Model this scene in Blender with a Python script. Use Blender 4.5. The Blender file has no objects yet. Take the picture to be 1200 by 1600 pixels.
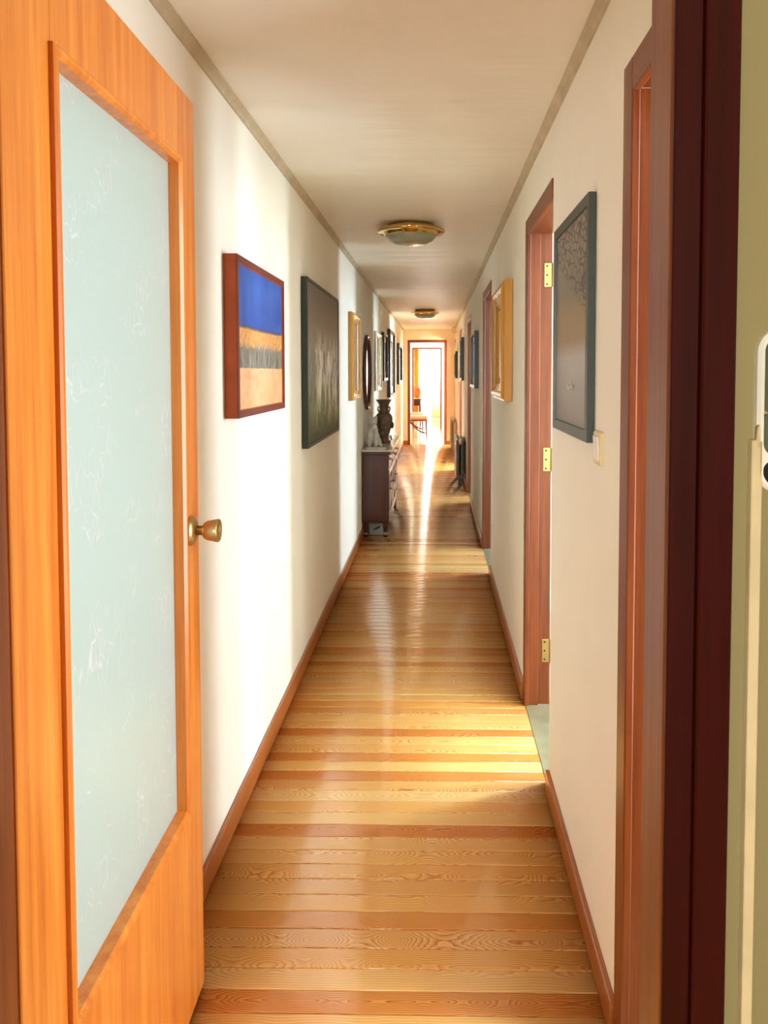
import bpy, bmesh, math, random
from mathutils import Vector, Matrix
random.seed(7)
SC = bpy.context.scene
C = SC.collection
PI = math.pi

# ------------------------------------------------------------------ camera
F = 1200.0                      # focal length in pixels of the 1200x1600 frame
EYE = 1.43
PITCH, YAW = math.radians(2.5), math.radians(0.9)
cam_d = bpy.data.cameras.new('camera')
cam = bpy.data.objects.new('camera', cam_d); C.objects.link(cam)
cam.location = (0, 0, EYE)
cam.rotation_euler = (PI/2 - PITCH, 0, YAW)
cam_d.sensor_fit = 'VERTICAL'; cam_d.sensor_height = 36.0; cam_d.lens = F/1600*36.0
cam_d.shift_x = -(80 - F*math.tan(YAW))/1600
cam_d.shift_y = -(218 - F*math.tan(PITCH))/1600
cam_d.clip_start = 0.02; cam_d.clip_end = 200
SC.camera = cam

# ------------------------------------------------------------------ colour, world, daylight
SC.view_settings.view_transform = 'Standard'
SC.view_settings.look = 'None'
SC.view_settings.gamma = 1.0
SC.view_settings.use_curve_mapping = False
SC.view_settings.exposure = 2.05
SC.cycles.use_denoising = True
SC.cycles.max_bounces = 14
SC.cycles.diffuse_bounces = 8
SC.cycles.sample_clamp_indirect = 8.0
world = bpy.data.worlds.new('sky'); SC.world = world; world.use_nodes = True
bg = world.node_tree.nodes['Background']
bg.inputs['Color'].default_value = (0.80, 0.90, 1.0, 1); bg.inputs['Strength'].default_value = 2.0

def area(name, loc, rot, sx, sy, power, col):
    d = bpy.data.lights.new(name, 'AREA'); d.shape = 'RECTANGLE'; d.size = sx; d.size_y = sy
    d.energy = power; d.color = col
    o = bpy.data.objects.new(name, d); C.objects.link(o); o.location = loc; o.rotation_euler = rot
    return o
XO = 3.20        # outer wall of the side rooms (inner face)
XS = 1.25        # small room's outer wall, set close so its window lights the jamb
def win_x(y): return XS if y < 1.6 else XO
# windows of the side rooms: (y centre, width, z0, z1, power, colour) - daylight enters through them, some added to brighten the corridor
SIDE_WIN = [
    (1.23, 0.50, 0.30, 2.25, 14, (0.84, 0.95, 1.0)),
    (1.98, 0.40, 0.60, 2.20, 8, (0.80, 0.93, 1.0)),
    (2.97, 0.40, 0.30, 2.25, 29, (0.72, 0.89, 1.0)),
    (3.95, 0.60, 0.40, 2.25, 46, (0.72, 0.89, 1.0)),  # added window, brightens the near floor and left wall
    (6.25, 0.55, 0.40, 2.25, 40, (0.64, 0.83, 1.0)),
    (9.75, 0.60, 0.60, 2.20, 50, (0.70, 0.86, 1.0)),
    (12.35, 0.80, 0.60, 2.20, 110, (0.92, 0.90, 0.84)),
    (13.45, 0.60, 0.60, 2.25, 250, (0.97, 0.91, 0.80)),  # added window, lights the end wall through the added doorway
]
for (wy, ww, z0, z1, pw, col) in SIDE_WIN:
    area('window_daylight', (win_x(wy) + 0.16, wy, (z0+z1)/2), (0, PI/2, 0), z1-z0, ww, pw, col)
# the far room's wide window, the side window of the small anteroom, and the entry hall behind the camera
area('window_daylight', (-0.35, 24.35, 1.25), (-PI/2, 0, 0), 2.6, 2.2, 90, (0.93, 0.98, 1.0))
area('window_daylight', (2.75, 17.4, 1.30), (0, PI/2, 0), 1.4, 1.2, 50, (0.90, 0.95, 1.0))
area('window_daylight', (-0.6, -2.66, 1.45), (PI/2, 0, 0), 0.7, 1.1, 23, (0.93, 0.95, 0.86))

# ------------------------------------------------------------------ material helpers
def srgb(r, g, b):
    def f(c):
        c /= 255.0
        return c/12.92 if c <= 0.04045 else ((c+0.055)/1.055)**2.4
    return (f(r), f(g), f(b), 1.0)
class NT:
    def __init__(self, name):
        self.m = bpy.data.materials.new(name); self.m.use_nodes = True
        self.t = self.m.node_tree; self.b = self.t.nodes['Principled BSDF']
    def n(self, typ, **kw):
        x = self.t.nodes.new(typ)
        for k, v in kw.items():
            if k.startswith('i_'):
                x.inputs[k[2:].replace('_', ' ')].default_value = v
            else:
                setattr(x, k, v)
        return x
    def l(self, a, b): self.t.links.new(a, b)
    def ramp(self, fac, stops, interp='LINEAR'):
        r = self.n('ShaderNodeValToRGB'); r.color_ramp.interpolation = interp
        e = r.color_ramp.elements
        while len(e) < len(stops): e.new(0.5)
        for k, (p, c) in enumerate(stops): e[k].position = p; e[k].color = c
        self.l(fac, r.inputs['Fac']); return r.outputs['Color']
    def mix(self, fac, a, b, typ='MIX'):
        m = self.n('ShaderNodeMix', data_type='RGBA', blend_type=typ)
        for s, v in ((0, fac), (6, a), (7, b)):
            if hasattr(v, 'is_linked'): self.l(v, m.inputs[s])
            else: m.inputs[s].default_value = v
        return m.outputs[2]
    def math(self, op, a, b=0.0, c=0.0):
        m = self.n('ShaderNodeMath', operation=op)
        for s, v in ((0, a), (1, b), (2, c)):
            if hasattr(v, 'is_linked'): self.l(v, m.inputs[s])
            else: m.inputs[s].default_value = v
        return m.outputs[0]
    def coord(self, scale=(1, 1, 1), which='Object', rnd=0.0):
        tc = self.n('ShaderNodeTexCoord'); mp = self.n('ShaderNodeMapping')
        mp.inputs['Scale'].default_value = scale
        self.l(tc.outputs[which], mp.inputs['Vector'])
        if rnd:
            oi = self.n('ShaderNodeObjectInfo'); vm = self.n('ShaderNodeVectorMath', operation='SCALE')
            cb = self.n('ShaderNodeCombineXYZ')
            r1 = self.math('MULTIPLY', oi.outputs['Random'], rnd)
            for k in range(3): self.l(r1, cb.inputs[k])
            self.l(cb.outputs[0], mp.inputs['Location'])
        return mp.outputs['Vector']
    def noise(self, vec, scale, detail=3.0, rough=0.5, dist=0.0):
        x = self.n('ShaderNodeTexNoise'); x.inputs['Scale'].default_value = scale
        x.inputs['Detail'].default_value = detail; x.inputs['Roughness'].default_value = rough
        x.inputs['Distortion'].default_value = dist
        self.l(vec, x.inputs['Vector']); return x.outputs['Fac']
    def bump(self, h, strength=0.2, dist=0.01):
        x = self.n('ShaderNodeBump'); x.inputs['Strength'].default_value = strength
        x.inputs['Distance'].default_value = dist
        self.l(h, x.inputs['Height']); self.l(x.outputs['Normal'], self.b.inputs['Normal'])
    def set(self, **kw):
        for k, v in kw.items():
            i = self.b.inputs[k.replace('_', ' ')]
            if hasattr(v, 'is_linked'): self.l(v, i)
            else: i.default_value = v
        return self

def plain(name, col, rough=0.5, metal=0.0, coat=0.0, var=0.08, scale=12.0):
    t = NT(name); v = t.coord()
    f = t.noise(v, scale, 3)
    d = tuple(c*(1-var*2) for c in col[:3]) + (1,)
    u = tuple(min(1, c*(1+var)) for c in col[:3]) + (1,)
    t.set(Base_Color=t.ramp(f, [(0.3, d), (0.7, u)]), Roughness=rough, Metallic=metal, Coat_Weight=coat)
    return t.m

def plaster(name, col, rough=0.75, bump=0.25, spec=0.3):
    t = NT(name); v = t.coord()
    a = t.noise(v, 3.0, 4); b = t.noise(v, 260.0, 3, 0.65)
    c1 = tuple(c*0.96 for c in col[:3]) + (1,)
    t.set(Base_Color=t.ramp(a, [(0.3, c1), (0.7, col)]), Roughness=rough, Specular_IOR_Level=spec)
    t.bump(b, bump, 0.0015)
    return t.m

def wood(name, light, dark, axis, rough=0.3, freq=55.0, coat=0.0, rnd=5.0, contrast=(0.30, 0.72)):
    """fine straight grain running along the given axis"""
    t = NT(name)
    s = [1.0, 1.0, 1.0]; s['xyz'.index(axis)] = 0.035
    v = t.coord(tuple(s), rnd=rnd)
    a = t.noise(v, freq, 4, 0.6); b = t.noise(v, freq*5, 2, 0.6); c = t.noise(v, freq*0.28, 2)
    m = t.math('ADD', t.math('MULTIPLY', a, 0.55), t.math('ADD', t.math('MULTIPLY', b, 0.2), t.math('MULTIPLY', c, 0.25)))
    t.set(Base_Color=t.ramp(m, [(contrast[0], dark), (contrast[1], light)]), Roughness=rough, Coat_Weight=coat, Coat_Roughness=0.15)
    t.bump(b, 0.06, 0.001)
    return t.m

M = {}
M['wall'] = plaster('wall_plaster', srgb(243, 236, 221))
M['ceil'] = plaster('ceiling_paint', srgb(232, 223, 206), rough=0.5, bump=0.12)
def m_ceiling():
    t = NT('ceiling_satin_paint'); v = t.coord(); a = t.noise(v, 2.0, 3)
    t.set(Base_Color=t.ramp(a, [(0.3, srgb(236, 229, 215)), (0.7, srgb(243, 236, 223))]), Roughness=0.46, Specular_IOR_Level=0.3)
    t.bump(t.noise(t.coord((0.5, 4.5, 1)), 1.6, 3, 0.55), 0.8, 0.012)
    return t.m
M['ceil'] = m_ceiling()
M['wall_end'] = plaster('wall_end_plaster', srgb(244, 228, 196))
M['wall_hall'] = plaster('wall_hall_paper', srgb(150, 136, 92))
M['wall_room'] = plaster('wall_room_paint', srgb(240, 236, 228))
M['trim'] = plain('trim_paint', srgb(196, 178, 146), 0.6)
M['veneer'] = wood('sapele_veneer', srgb(240, 152, 62), srgb(196, 96, 26), 'z', 0.30, 42, 0.15, contrast=(0.33, 0.66))
M['mahog'] = wood('mahogany', srgb(150, 76, 26), srgb(88, 36, 11), 'z', 0.36, 60, 0.0)
M['mahog_h'] = wood('mahogany_across', srgb(150, 76, 26), srgb(88, 36, 11), 'y', 0.36, 60, 0.0)
M['mahog_shade'] = wood('shaded_mahogany', srgb(68, 15, 7), srgb(40, 8, 4), 'z', 0.42, 60, 0.0)  # mahogany darkened so the colour carries the dim hall's shade on the casings
M['mahog_shade'].node_tree.nodes['Principled BSDF'].inputs['Specular IOR Level'].default_value = 0.15
M['base'] = wood('baseboard_wood', srgb(190, 112, 52), srgb(128, 66, 26), 'y', 0.28, 60, 0.3)
M['dark'] = wood('dark_walnut', srgb(94, 43, 30), srgb(56, 22, 15), 'z', 0.22, 50, 0.3)
M['dark_h'] = wood('dark_walnut_across', srgb(94, 43, 30), srgb(56, 22, 15), 'x', 0.2, 50, 0.3)
M['brass'] = plain('brass', srgb(196, 166, 112), 0.3, 1.0, var=0.04)
M['brass_s'] = plain('satin_brass', srgb(198, 164, 108), 0.36, 1.0, var=0.04)
M['chromebrass'] = plain('polished_brass', srgb(222, 184, 112), 0.08, 1.0, var=0.02)
M['black'] = plain('black_lacquer', srgb(28, 30, 28), 0.3)
M['gold'] = wood('gilt_wood', srgb(220, 160, 56), srgb(168, 108, 26), 'z', 0.26, 40, 0.3)
M['orange'] = plain('burnt_orange_paint', srgb(186, 84, 34), 0.45)
M['maroon'] = plain('maroon_paint', srgb(112, 46, 36), 0.4)
M['greenblack'] = plain('green_black_lacquer', srgb(34, 44, 34), 0.32)
M['slate'] = plain('slate_frame', srgb(58, 66, 62), 0.35)
M['silver'] = plain('silver_frame', srgb(190, 180, 160), 0.22, 0.8)
M['white'] = plain('white_plastic', srgb(238, 232, 218), 0.35)
M['cream'] = plain('cream_plastic', srgb(226, 206, 160), 0.35)
M['grey'] = plain('grey_box', srgb(176, 182, 174), 0.4)
M['blackplastic'] = plain('black_plastic', srgb(24, 24, 24), 0.4)
M['screen'] = plain('dark_screen', srgb(96, 98, 78), 0.15)
M['enamel'] = plain('radiator_enamel', srgb(186, 170, 142), 0.35)
M['enamel_shade'] = plain('shaded_radiator_enamel', srgb(92, 88, 78), 0.3)  # radiator enamel darkened, backlit shade put into the colour
M['pink'] = plain('pink_upholstery', srgb(226, 160, 138), 0.8, scale=60)
M['ceramic'] = plain('pale_ceramic', srgb(206, 198, 190), 0.35, var=0.12, scale=18)
M['orangepot'] = plain('orange_glaze', srgb(232, 132, 52), 0.35)
M['leaf'] = plain('green_leaf', srgb(150, 190, 60), 0.5, var=0.2)
M['threshold'] = plain('grey_green_tile', srgb(150, 146, 118), 0.3)

def m_marble():
    t = NT('pale_marble'); v = t.coord()
    a = t.noise(v, 5.0, 6, 0.6, 1.2)
    t.set(Base_Color=t.ramp(a, [(0.35, srgb(150, 142, 130)), (0.52, srgb(214, 206, 192)), (0.7, srgb(196, 186, 170))]), Roughness=0.12)
    return t.m
M['marble'] = m_marble()
def m_bronze():
    t = NT('aged_bronze'); v = t.coord()
    a = t.noise(v, 22.0, 5, 0.6); b = t.noise(v, 40.0, 4, 0.6)
    t.set(Base_Color=t.ramp(a, [(0.3, srgb(70, 56, 44)), (0.7, srgb(146, 122, 100))]), Roughness=0.45, Metallic=0.3)
    t.bump(b, 0.8, 0.01)
    return t.m
M['bronze'] = m_bronze()
def m_floor(board=True):
    t = NT('varnished_pine' if board else 'varnished_pine_far')
    tc = t.n('ShaderNodeTexCoord'); sp = t.n('ShaderNodeSeparateXYZ'); t.l(tc.outputs['Object'], sp.inputs[0])
    if board:
        rnd = t.n('ShaderNodeObjectInfo').outputs['Random']
        yy = sp.outputs['Y']
    else:
        q = t.math('DIVIDE', sp.outputs['Y'], 0.0655)
        fl = t.math('FLOOR', q)
        wn = t.n('ShaderNodeTexWhiteNoise', noise_dimensions='1D'); t.l(fl, wn.inputs['W'])
        rnd = wn.outputs['Value']
        yy = t.math('MULTIPLY', t.math('SUBTRACT', t.math('FRACT', q), 0.5), 0.0655)
    r2 = t.math('FRACT', t.math('MULTIPLY', rnd, 37.13)); r3 = t.math('FRACT', t.math('MULTIPLY', rnd, 91.7))
    r4 = t.math('FRACT', t.math('MULTIPLY', rnd, 173.3))
    # wandering pith: closed loops and cathedrals where it comes near the face
    cx = t.n('ShaderNodeCombineXYZ')
    t.l(t.math('ADD', t.math('MULTIPLY', sp.outputs['X'], 2.6), t.math('MULTIPLY', rnd, 300.0)), cx.inputs[0])
    wander = t.math('SUBTRACT', t.noise(cx.outputs[0], 1.0, 2.0), 0.5)
    fine = t.n('ShaderNodeCombineXYZ')
    t.l(t.math('ADD', t.math('MULTIPLY', sp.outputs['X'], 9.0), t.math('MULTIPLY', rnd, 90.0)), fine.inputs[0]); t.l(t.math('MULTIPLY', yy, 60.0), fine.inputs[1])
    wob = t.math('SUBTRACT', t.noise(fine.outputs[0], 1.0, 3.0), 0.5)
    zc = t.math('ADD', t.math('MULTIPLY', wander, 0.30), t.math('MULTIPLY', wob, 0.012))
    yo = t.math('ADD', yy, t.math('MULTIPLY', t.math('SUBTRACT', r2, 0.5), 0.09))
    rad = t.math('SQRT', t.math('ADD', t.math('MULTIPLY', zc, zc), t.math('MULTIPLY', yo, yo)))
    ring = t.math('FRACT', t.math('MULTIPLY', rad, t.math('ADD', 120.0, t.math('MULTIPLY', r3, 90.0))))
    g = t.ramp(ring, [(0.0, (0, 0, 0, 1)), (0.62, (0.45, 0.45, 0.45, 1)), (0.86, (1, 1, 1, 1)), (1.0, (0, 0, 0, 1))])
    st = t.n('ShaderNodeCombineXYZ')
    t.l(t.math('ADD', t.math('MULTIPLY', sp.outputs['X'], 4.0), t.math('MULTIPLY', rnd, 70.0)), st.inputs[0]); t.l(t.math('MULTIPLY', yy, 500.0), st.inputs[1])
    streak = t.noise(st.outputs[0], 1.0, 3.0)
    base = t.ramp(r4, [(0.0, srgb(250, 206, 126)), (0.35, srgb(246, 194, 110)), (0.62, srgb(253, 219, 148)), (0.84, srgb(236, 174, 88)), (1.0, srgb(222, 146, 66))])
    darkc = t.mix(1.0, base, srgb(190, 118, 64), 'MULTIPLY')
    amt = t.math('MULTIPLY', g, t.math('ADD', 0.40, t.math('MULTIPLY', r3, 0.60)))
    col = t.mix(amt, base, darkc)
    col = t.mix(t.math('MULTIPLY', streak, 0.22), col, srgb(196, 126, 66))
    if not board:
        edge = t.math('ABSOLUTE', yy)
        gap = t.math('GREATER_THAN', edge, 0.0315)
        col = t.mix(gap, col, srgb(96, 52, 26))
    t.set(Base_Color=col, Roughness=t.math('ADD', 0.17, t.math('MULTIPLY', streak, 0.10)), Coat_Weight=0.6, Coat_Roughness=0.14)
    wv = t.n('ShaderNodeCombineXYZ'); t.l(t.math('ADD', t.math('MULTIPLY', sp.outputs['X'], 7.0), t.math('MULTIPLY', rnd, 50.0)), wv.inputs[0]); t.l(t.math('MULTIPLY', yy, 14.0), wv.inputs[1])
    t.bump(t.noise(wv.outputs[0], 1.0, 2.0), 0.4, 0.006)
    return t.m
M['board'] = m_floor(True); M['floor_far'] = m_floor(False)
def m_glass():
    t = NT('frosted_pattern_glass'); v = t.coord((1.3, 1, 0.55))
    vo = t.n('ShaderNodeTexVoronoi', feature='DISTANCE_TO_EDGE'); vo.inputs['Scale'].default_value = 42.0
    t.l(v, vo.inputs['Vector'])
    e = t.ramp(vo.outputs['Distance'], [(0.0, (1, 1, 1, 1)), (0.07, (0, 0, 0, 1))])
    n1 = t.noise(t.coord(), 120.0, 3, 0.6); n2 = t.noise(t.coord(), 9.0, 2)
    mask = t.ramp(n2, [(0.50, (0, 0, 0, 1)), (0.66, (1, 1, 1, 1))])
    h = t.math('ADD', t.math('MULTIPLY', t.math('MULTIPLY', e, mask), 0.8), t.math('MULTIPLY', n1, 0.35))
    t.set(Base_Color=t.mix(t.math('MULTIPLY', e, mask), srgb(216, 234, 229), srgb(252, 255, 253)), Roughness=0.28, Transmission_Weight=0.40, IOR=1.45, Specular_IOR_Level=0.5)  # glints on the pattern ridges painted white into the base colour
    t.bump(h, 0.35, 0.004)
    return t.m
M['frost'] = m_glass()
def m_bowl():
    t = NT('opal_glass'); v = t.coord(); a = t.noise(v, 20, 2)
    t.set(Base_Color=t.ramp(a, [(0.3, srgb(160, 164, 138)), (0.7, srgb(176, 178, 152))]), Roughness=0.18, Transmission_Weight=0.25)
    return t.m
M['bowl'] = m_bowl()
def m_sheer():
    t = NT('sheer_curtain'); nt = t.t
    out = nt.nodes['Material Output']
    tr = t.n('ShaderNodeBsdfTranslucent'); tr.inputs['Color'].default_value = (0.95, 0.94, 0.90, 1)
    tp = t.n('ShaderNodeBsdfTransparent'); mx = t.n('ShaderNodeMixShader')
    v = t.coord((30, 30, 1)); f = t.noise(v, 3.0, 2)
    t.l(t.math('ADD', 0.45, t.math('MULTIPLY', f, 0.3)), mx.inputs[0])
    t.l(tp.outputs[0], mx.inputs[1]); t.l(tr.outputs[0], mx.inputs[2]); t.l(mx.outputs[0], out.inputs['Surface'])
    return t.m
M['sheer'] = m_sheer()
def m_drape(name, col):
    t = NT(name); out = t.t.nodes['Material Output']
    tr = t.n('ShaderNodeBsdfTranslucent'); tr.inputs['Color'].default_value = col
    mx = t.n('ShaderNodeMixShader'); v = t.coord(); f = t.noise(v, 40, 2)
    t.set(Base_Color=t.ramp(f, [(0.3, tuple(c*0.85 for c in col[:3])+(1,)), (0.7, col)]), Roughness=0.8)
    mx.inputs[0].default_value = 0.5
    t.l(t.b.outputs[0], mx.inputs[1]); t.l(tr.outputs[0], mx.inputs[2]); t.l(mx.outputs[0], out.inputs['Surface'])
    return t.m
M['drape'] = m_drape('orange_drape', srgb(244, 158, 72)); M['drape_y'] = m_drape('cream_drape', srgb(252, 240, 208))
def m_mirror():
    t = NT('mirror_glass'); v = t.coord(); f = t.noise(v, 3, 1)
    t.set(Base_Color=t.ramp(f, [(0, (0.86, 0.86, 0.86, 1)), (1, (0.9, 0.9, 0.9, 1))]), Metallic=1.0, Roughness=0.02)
    return t.m
M['mirror'] = m_mirror()

# paintings: local x = 0..1 along the width, z = 0..1 up (Generated coordinates of the canvas sheet)
def canvas_mat(name, kind, rough=0.3):
    t = NT(name); tc = t.n('ShaderNodeTexCoord'); sp = t.n('ShaderNodeSeparateXYZ'); t.l(tc.outputs['Generated'], sp.inputs[0])
    x, z = sp.outputs['X'], sp.outputs['Z']
    g = tc.outputs['Generated']
    mp = t.n('ShaderNodeMapping'); mp.inputs['Scale'].default_value = (9, 1, 1.2); t.l(g, mp.inputs['Vector'])
    vs = mp.outputs['Vector']
    n_f = t.noise(g, 30, 4, 0.6); n_v = t.noise(vs, 4, 5, 0.65); n_l = t.noise(g, 3, 4, 0.6)
    if kind == 'landscape':
        sky = t.ramp(n_l, [(0.3, srgb(12, 66, 158)), (0.7, srgb(52, 104, 190))])
        gold = t.ramp(n_f, [(0.35, srgb(206, 136, 66)), (0.7, srgb(240, 184, 120))])
        trees = t.ramp(n_v, [(0.34, srgb(58, 52, 44)), (0.66, srgb(168, 160, 146))])
        fld = t.ramp(t.noise(g, 7, 5, 0.6), [(0.3, srgb(214, 150, 96)), (0.5, srgb(238, 186, 140)), (0.75, srgb(226, 168, 104))])
        top = t.math('ADD', 0.58, t.math('MULTIPLY', t.math('SUBTRACT', n_l, 0.5), 0.04))
        jag = t.math('ADD', 0.450, t.math('MULTIPLY', t.math('SUBTRACT', n_v, 0.5), 0.30))
        bot = t.math('ADD', 0.29, t.math('MULTIPLY', t.math('SUBTRACT', n_f, 0.5), 0.02))
        c = t.mix(t.math('GREATER_THAN', z, bot), fld, trees)
        c = t.mix(t.math('GREATER_THAN', z, jag), c, gold)
        line = t.math('LESS_THAN', t.math('ABSOLUTE', t.math('SUBTRACT', z, top)), 0.012)
        c = t.mix(t.math('GREATER_THAN', z, top), c, sky); c = t.mix(t.math('MULTIPLY', line, 0.6), c, srgb(60, 60, 70))
    elif kind == 'forest':
        up = t.ramp(z, [(0.0, srgb(40, 68, 50)), (0.22, srgb(80, 106, 40)), (0.5, srgb(110, 110, 80)), (0.75, srgb(138, 126, 116)), (1.0, srgb(106, 97, 90))])
        band = t.ramp(z, [(0.05, (0, 0, 0, 1)), (0.3, (1, 1, 1, 1)), (0.58, (1, 1, 1, 1)), (0.75, (0, 0, 0, 1))])
        mq = t.n('ShaderNodeMapping'); mq.inputs['Scale'].default_value = (5.5, 1, 1.5); t.l(g, mq.inputs['Vector'])
        st = t.ramp(t.noise(mq.outputs['Vector'], 2.4, 6, 0.72, 0.8), [(0.45, (0, 0, 0, 1)), (0.58, (1, 1, 1, 1))])
        side = t.ramp(x, [(0.12, (0.2, 0.2, 0.2, 1)), (0.35, (1, 1, 1, 1))])
        c = t.mix(t.math('MULTIPLY', t.math('MULTIPLY', st, side), band), up, srgb(250, 247, 236))  # near-white upright streaks over the middle band, weaker at one side
    elif kind == 'branches':
        vo = t.n('ShaderNodeTexVoronoi', feature='DISTANCE_TO_EDGE'); vo.inputs['Scale'].default_value = 12.0
        mv = t.n('ShaderNodeMapping'); mv.inputs['Scale'].default_value = (1.0, 1.0, 1.7); t.l(g, mv.inputs['Vector']); t.l(mv.outputs['Vector'], vo.inputs['Vector'])
        br = t.ramp(vo.outputs['Distance'], [(0.03, (1, 1, 1, 1)), (0.12, (0, 0, 0, 1))])
        diag = t.math('ADD', z, t.math('MULTIPLY', t.math('SUBTRACT', x, 0.5), 0.35))
        topm = t.ramp(diag, [(0.66, (0, 0, 0, 1)), (0.72, (1, 1, 1, 1))])
        base = t.ramp(z, [(0.0, srgb(128, 118, 112)), (0.22, srgb(158, 154, 150)), (0.34, srgb(176, 172, 168)), (0.42, srgb(150, 126, 90)), (0.56, srgb(154, 130, 92)), (0.66, srgb(132, 120, 100)), (1.0, srgb(166, 150, 138))])
        tall = t.ramp(t.noise(vs, 5.0, 4, 0.6), [(0.5, (0, 0, 0, 1)), (0.6, (1, 1, 1, 1))])
        mid = t.ramp(z, [(0.36, (0, 0, 0, 1)), (0.42, (1, 1, 1, 1)), (0.55, (1, 1, 1, 1)), (0.6, (0, 0, 0, 1))])
        c = t.mix(t.math('MULTIPLY', t.math('MULTIPLY', tall, mid), 0.5), base, srgb(170, 124, 60))
        c = t.mix(t.math('MULTIPLY', n_f, 0.25), c, srgb(80, 74, 70))
        c = t.mix(t.math('MULTIPLY', br, topm), c, srgb(44, 38, 36))
    elif kind == 'figure':
        c = t.ramp(t.noise(vs, 1.4, 4, 0.6), [(0.3, srgb(96, 74, 44)), (0.5, srgb(176, 140, 96)), (0.7, srgb(150, 78, 62))])
    elif kind == 'gilded':
        c = t.ramp(t.noise(g, 4, 4, 0.6), [(0.3, srgb(84, 60, 30)), (0.55, srgb(150, 112, 58)), (0.75, srgb(196, 164, 104))])
    else:
        c = t.ramp(t.noise(g, 4, 4, 0.6), [(0.3, srgb(22, 26, 26)), (0.6, srgb(52, 54, 48)), (0.8, srgb(104, 98, 80))])
    t.set(Base_Color=c, Roughness=rough)
    t.bump(n_f, 0.25, 0.003)
    return t.m

# ------------------------------------------------------------------ mesh helpers
class MB:
    def __init__(self): self.b = bmesh.new()
    def box(self, x0, x1, y0, y1, z0, z1, bev=0.0, seg=1):
        t = bmesh.new(); bmesh.ops.create_cube(t, size=1.0)
        for v in t.verts:
            v.co = Vector(((x0+x1)/2 + v.co.x*(x1-x0), (y0+y1)/2 + v.co.y*(y1-y0), (z0+z1)/2 + v.co.z*(z1-z0)))
        if bev: bmesh.ops.bevel(t, geom=list(t.edges), offset=bev, segments=seg, profile=0.5, affect='EDGES')
        return self.add(t)
    def add(self, t, mat=None):
        if mat is not None: bmesh.ops.transform(t, matrix=mat, verts=t.verts)
        me = bpy.data.meshes.new('tmp'); t.to_mesh(me); t.free(); self.b.from_mesh(me); bpy.data.meshes.remove(me)
        return self
    def lathe(self, prof, seg=32, mat=None, smooth=True):
        """prof: list of (r, z) revolved about local z"""
        t = bmesh.new(); rings = []
        for (r, z) in prof:
            if r < 1e-6: rings.append([t.verts.new((0, 0, z))])
            else: rings.append([t.verts.new((r*math.cos(2*PI*k/seg), r*math.sin(2*PI*k/seg), z)) for k in range(seg)])
        for a, c in zip(rings, rings[1:]):
            for k in range(seg):
                k2 = (k+1) % seg
                if len(a) == 1 and len(c) == 1: continue
                if len(a) == 1: f = t.faces.new((a[0], c[k2], c[k]))
                elif len(c) == 1: f = t.faces.new((a[k], a[k2], c[0]))
                else: f = t.faces.new((a[k], a[k2], c[k2], c[k]))
                f.smooth = smooth
        bmesh.ops.recalc_face_normals(t, faces=t.faces)
        return self.add(t, mat)
    def tube(self, pts, r, seg=10):
        t = bmesh.new(); rings = []; P = [Vector(p) for p in pts]
        rs = r if isinstance(r, (list, tuple)) else [r]*len(P)
        for k, p in enumerate(P):
            d = (P[min(k+1, len(P)-1)] - P[max(k-1, 0)]).normalized()
            up = Vector((0, 0, 1)) if abs(d.z) < 0.9 else Vector((1, 0, 0))
            a = d.cross(up).normalized(); b = d.cross(a).normalized()
            rings.append([t.verts.new(p + (a*math.cos(2*PI*q/seg) + b*math.sin(2*PI*q/seg))*rs[k]) for q in range(seg)])
        for a, c in zip(rings, rings[1:]):
            for q in range(seg):
                f = t.faces.new((a[q], a[(q+1) % seg], c[(q+1) % seg], c[q])); f.smooth = True
        t.faces.new(rings[0]); t.faces.new(rings[-1])
        bmesh.ops.recalc_face_normals(t, faces=t.faces)
        return self.add(t)
    def ellipsoid(self, c, r, seg=20, rings=12, rot=None):
        t = bmesh.new(); bmesh.ops.create_uvsphere(t, u_segments=seg, v_segments=rings, radius=1.0)
        m = Matrix.Diagonal((*r, 1))
        if rot: m = rot.to_4x4() @ m
        for f in t.faces: f.smooth = True
        return self.add(t, Matrix.Translation(c) @ m)
    def frame(self, w, h, prof):
        """mitred picture frame centred on the origin in xz; prof: (inset, out) points, outward = -y"""
        t = bmesh.new(); rings = []
        for (i, o) in prof:
            X, Z = w/2 - i, h/2 - i
            rings.append([t.verts.new(p) for p in ((-X, -o, -Z), (X, -o, -Z), (X, -o, Z), (-X, -o, Z))])
        rings.append(rings[0])
        for a, c in zip(rings, rings[1:]):
            for k in range(4): t.faces.new((a[k], a[(k+1) % 4], c[(k+1) % 4], c[k]))
        bmesh.ops.recalc_face_normals(t, faces=t.faces)
        return self.add(t)
    def obj(self, name, mat, parent=None):
        me = bpy.data.meshes.new(name); self.b.to_mesh(me); self.b.free()
        me.materials.append(M[mat] if isinstance(mat, str) else mat)
        o = bpy.data.objects.new(name, me); C.objects.link(o)
        if parent is not None: o.parent = parent
        return o
def box(name, mat, x0, x1, y0, y1, z0, z1, parent=None, bev=0.0):
    return MB().box(x0, x1, y0, y1, z0, z1, bev).obj(name, mat, parent)
def tag(o, label, cat, group=None, kind=None):
    o['label'] = label; o['category'] = cat
    if group: o['group'] = group
    if kind: o['kind'] = kind
    return o
def struct(o, label=None, cat=None):
    o['kind'] = 'structure'
    if label: o['label'] = label; o['category'] = cat
    return o
def empty(name, loc=(0, 0, 0), rz=0.0):
    o = bpy.data.objects.new(name, None); C.objects.link(o); o.location = loc; o.rotation_euler = (0, 0, rz)
    o.empty_display_size = 0.05
    return o
def copy_tree(o, parent=None):
    c = o.copy(); C.objects.link(c); c.parent = parent
    for ch in list(o.children): copy_tree(ch, c)
    return c

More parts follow.
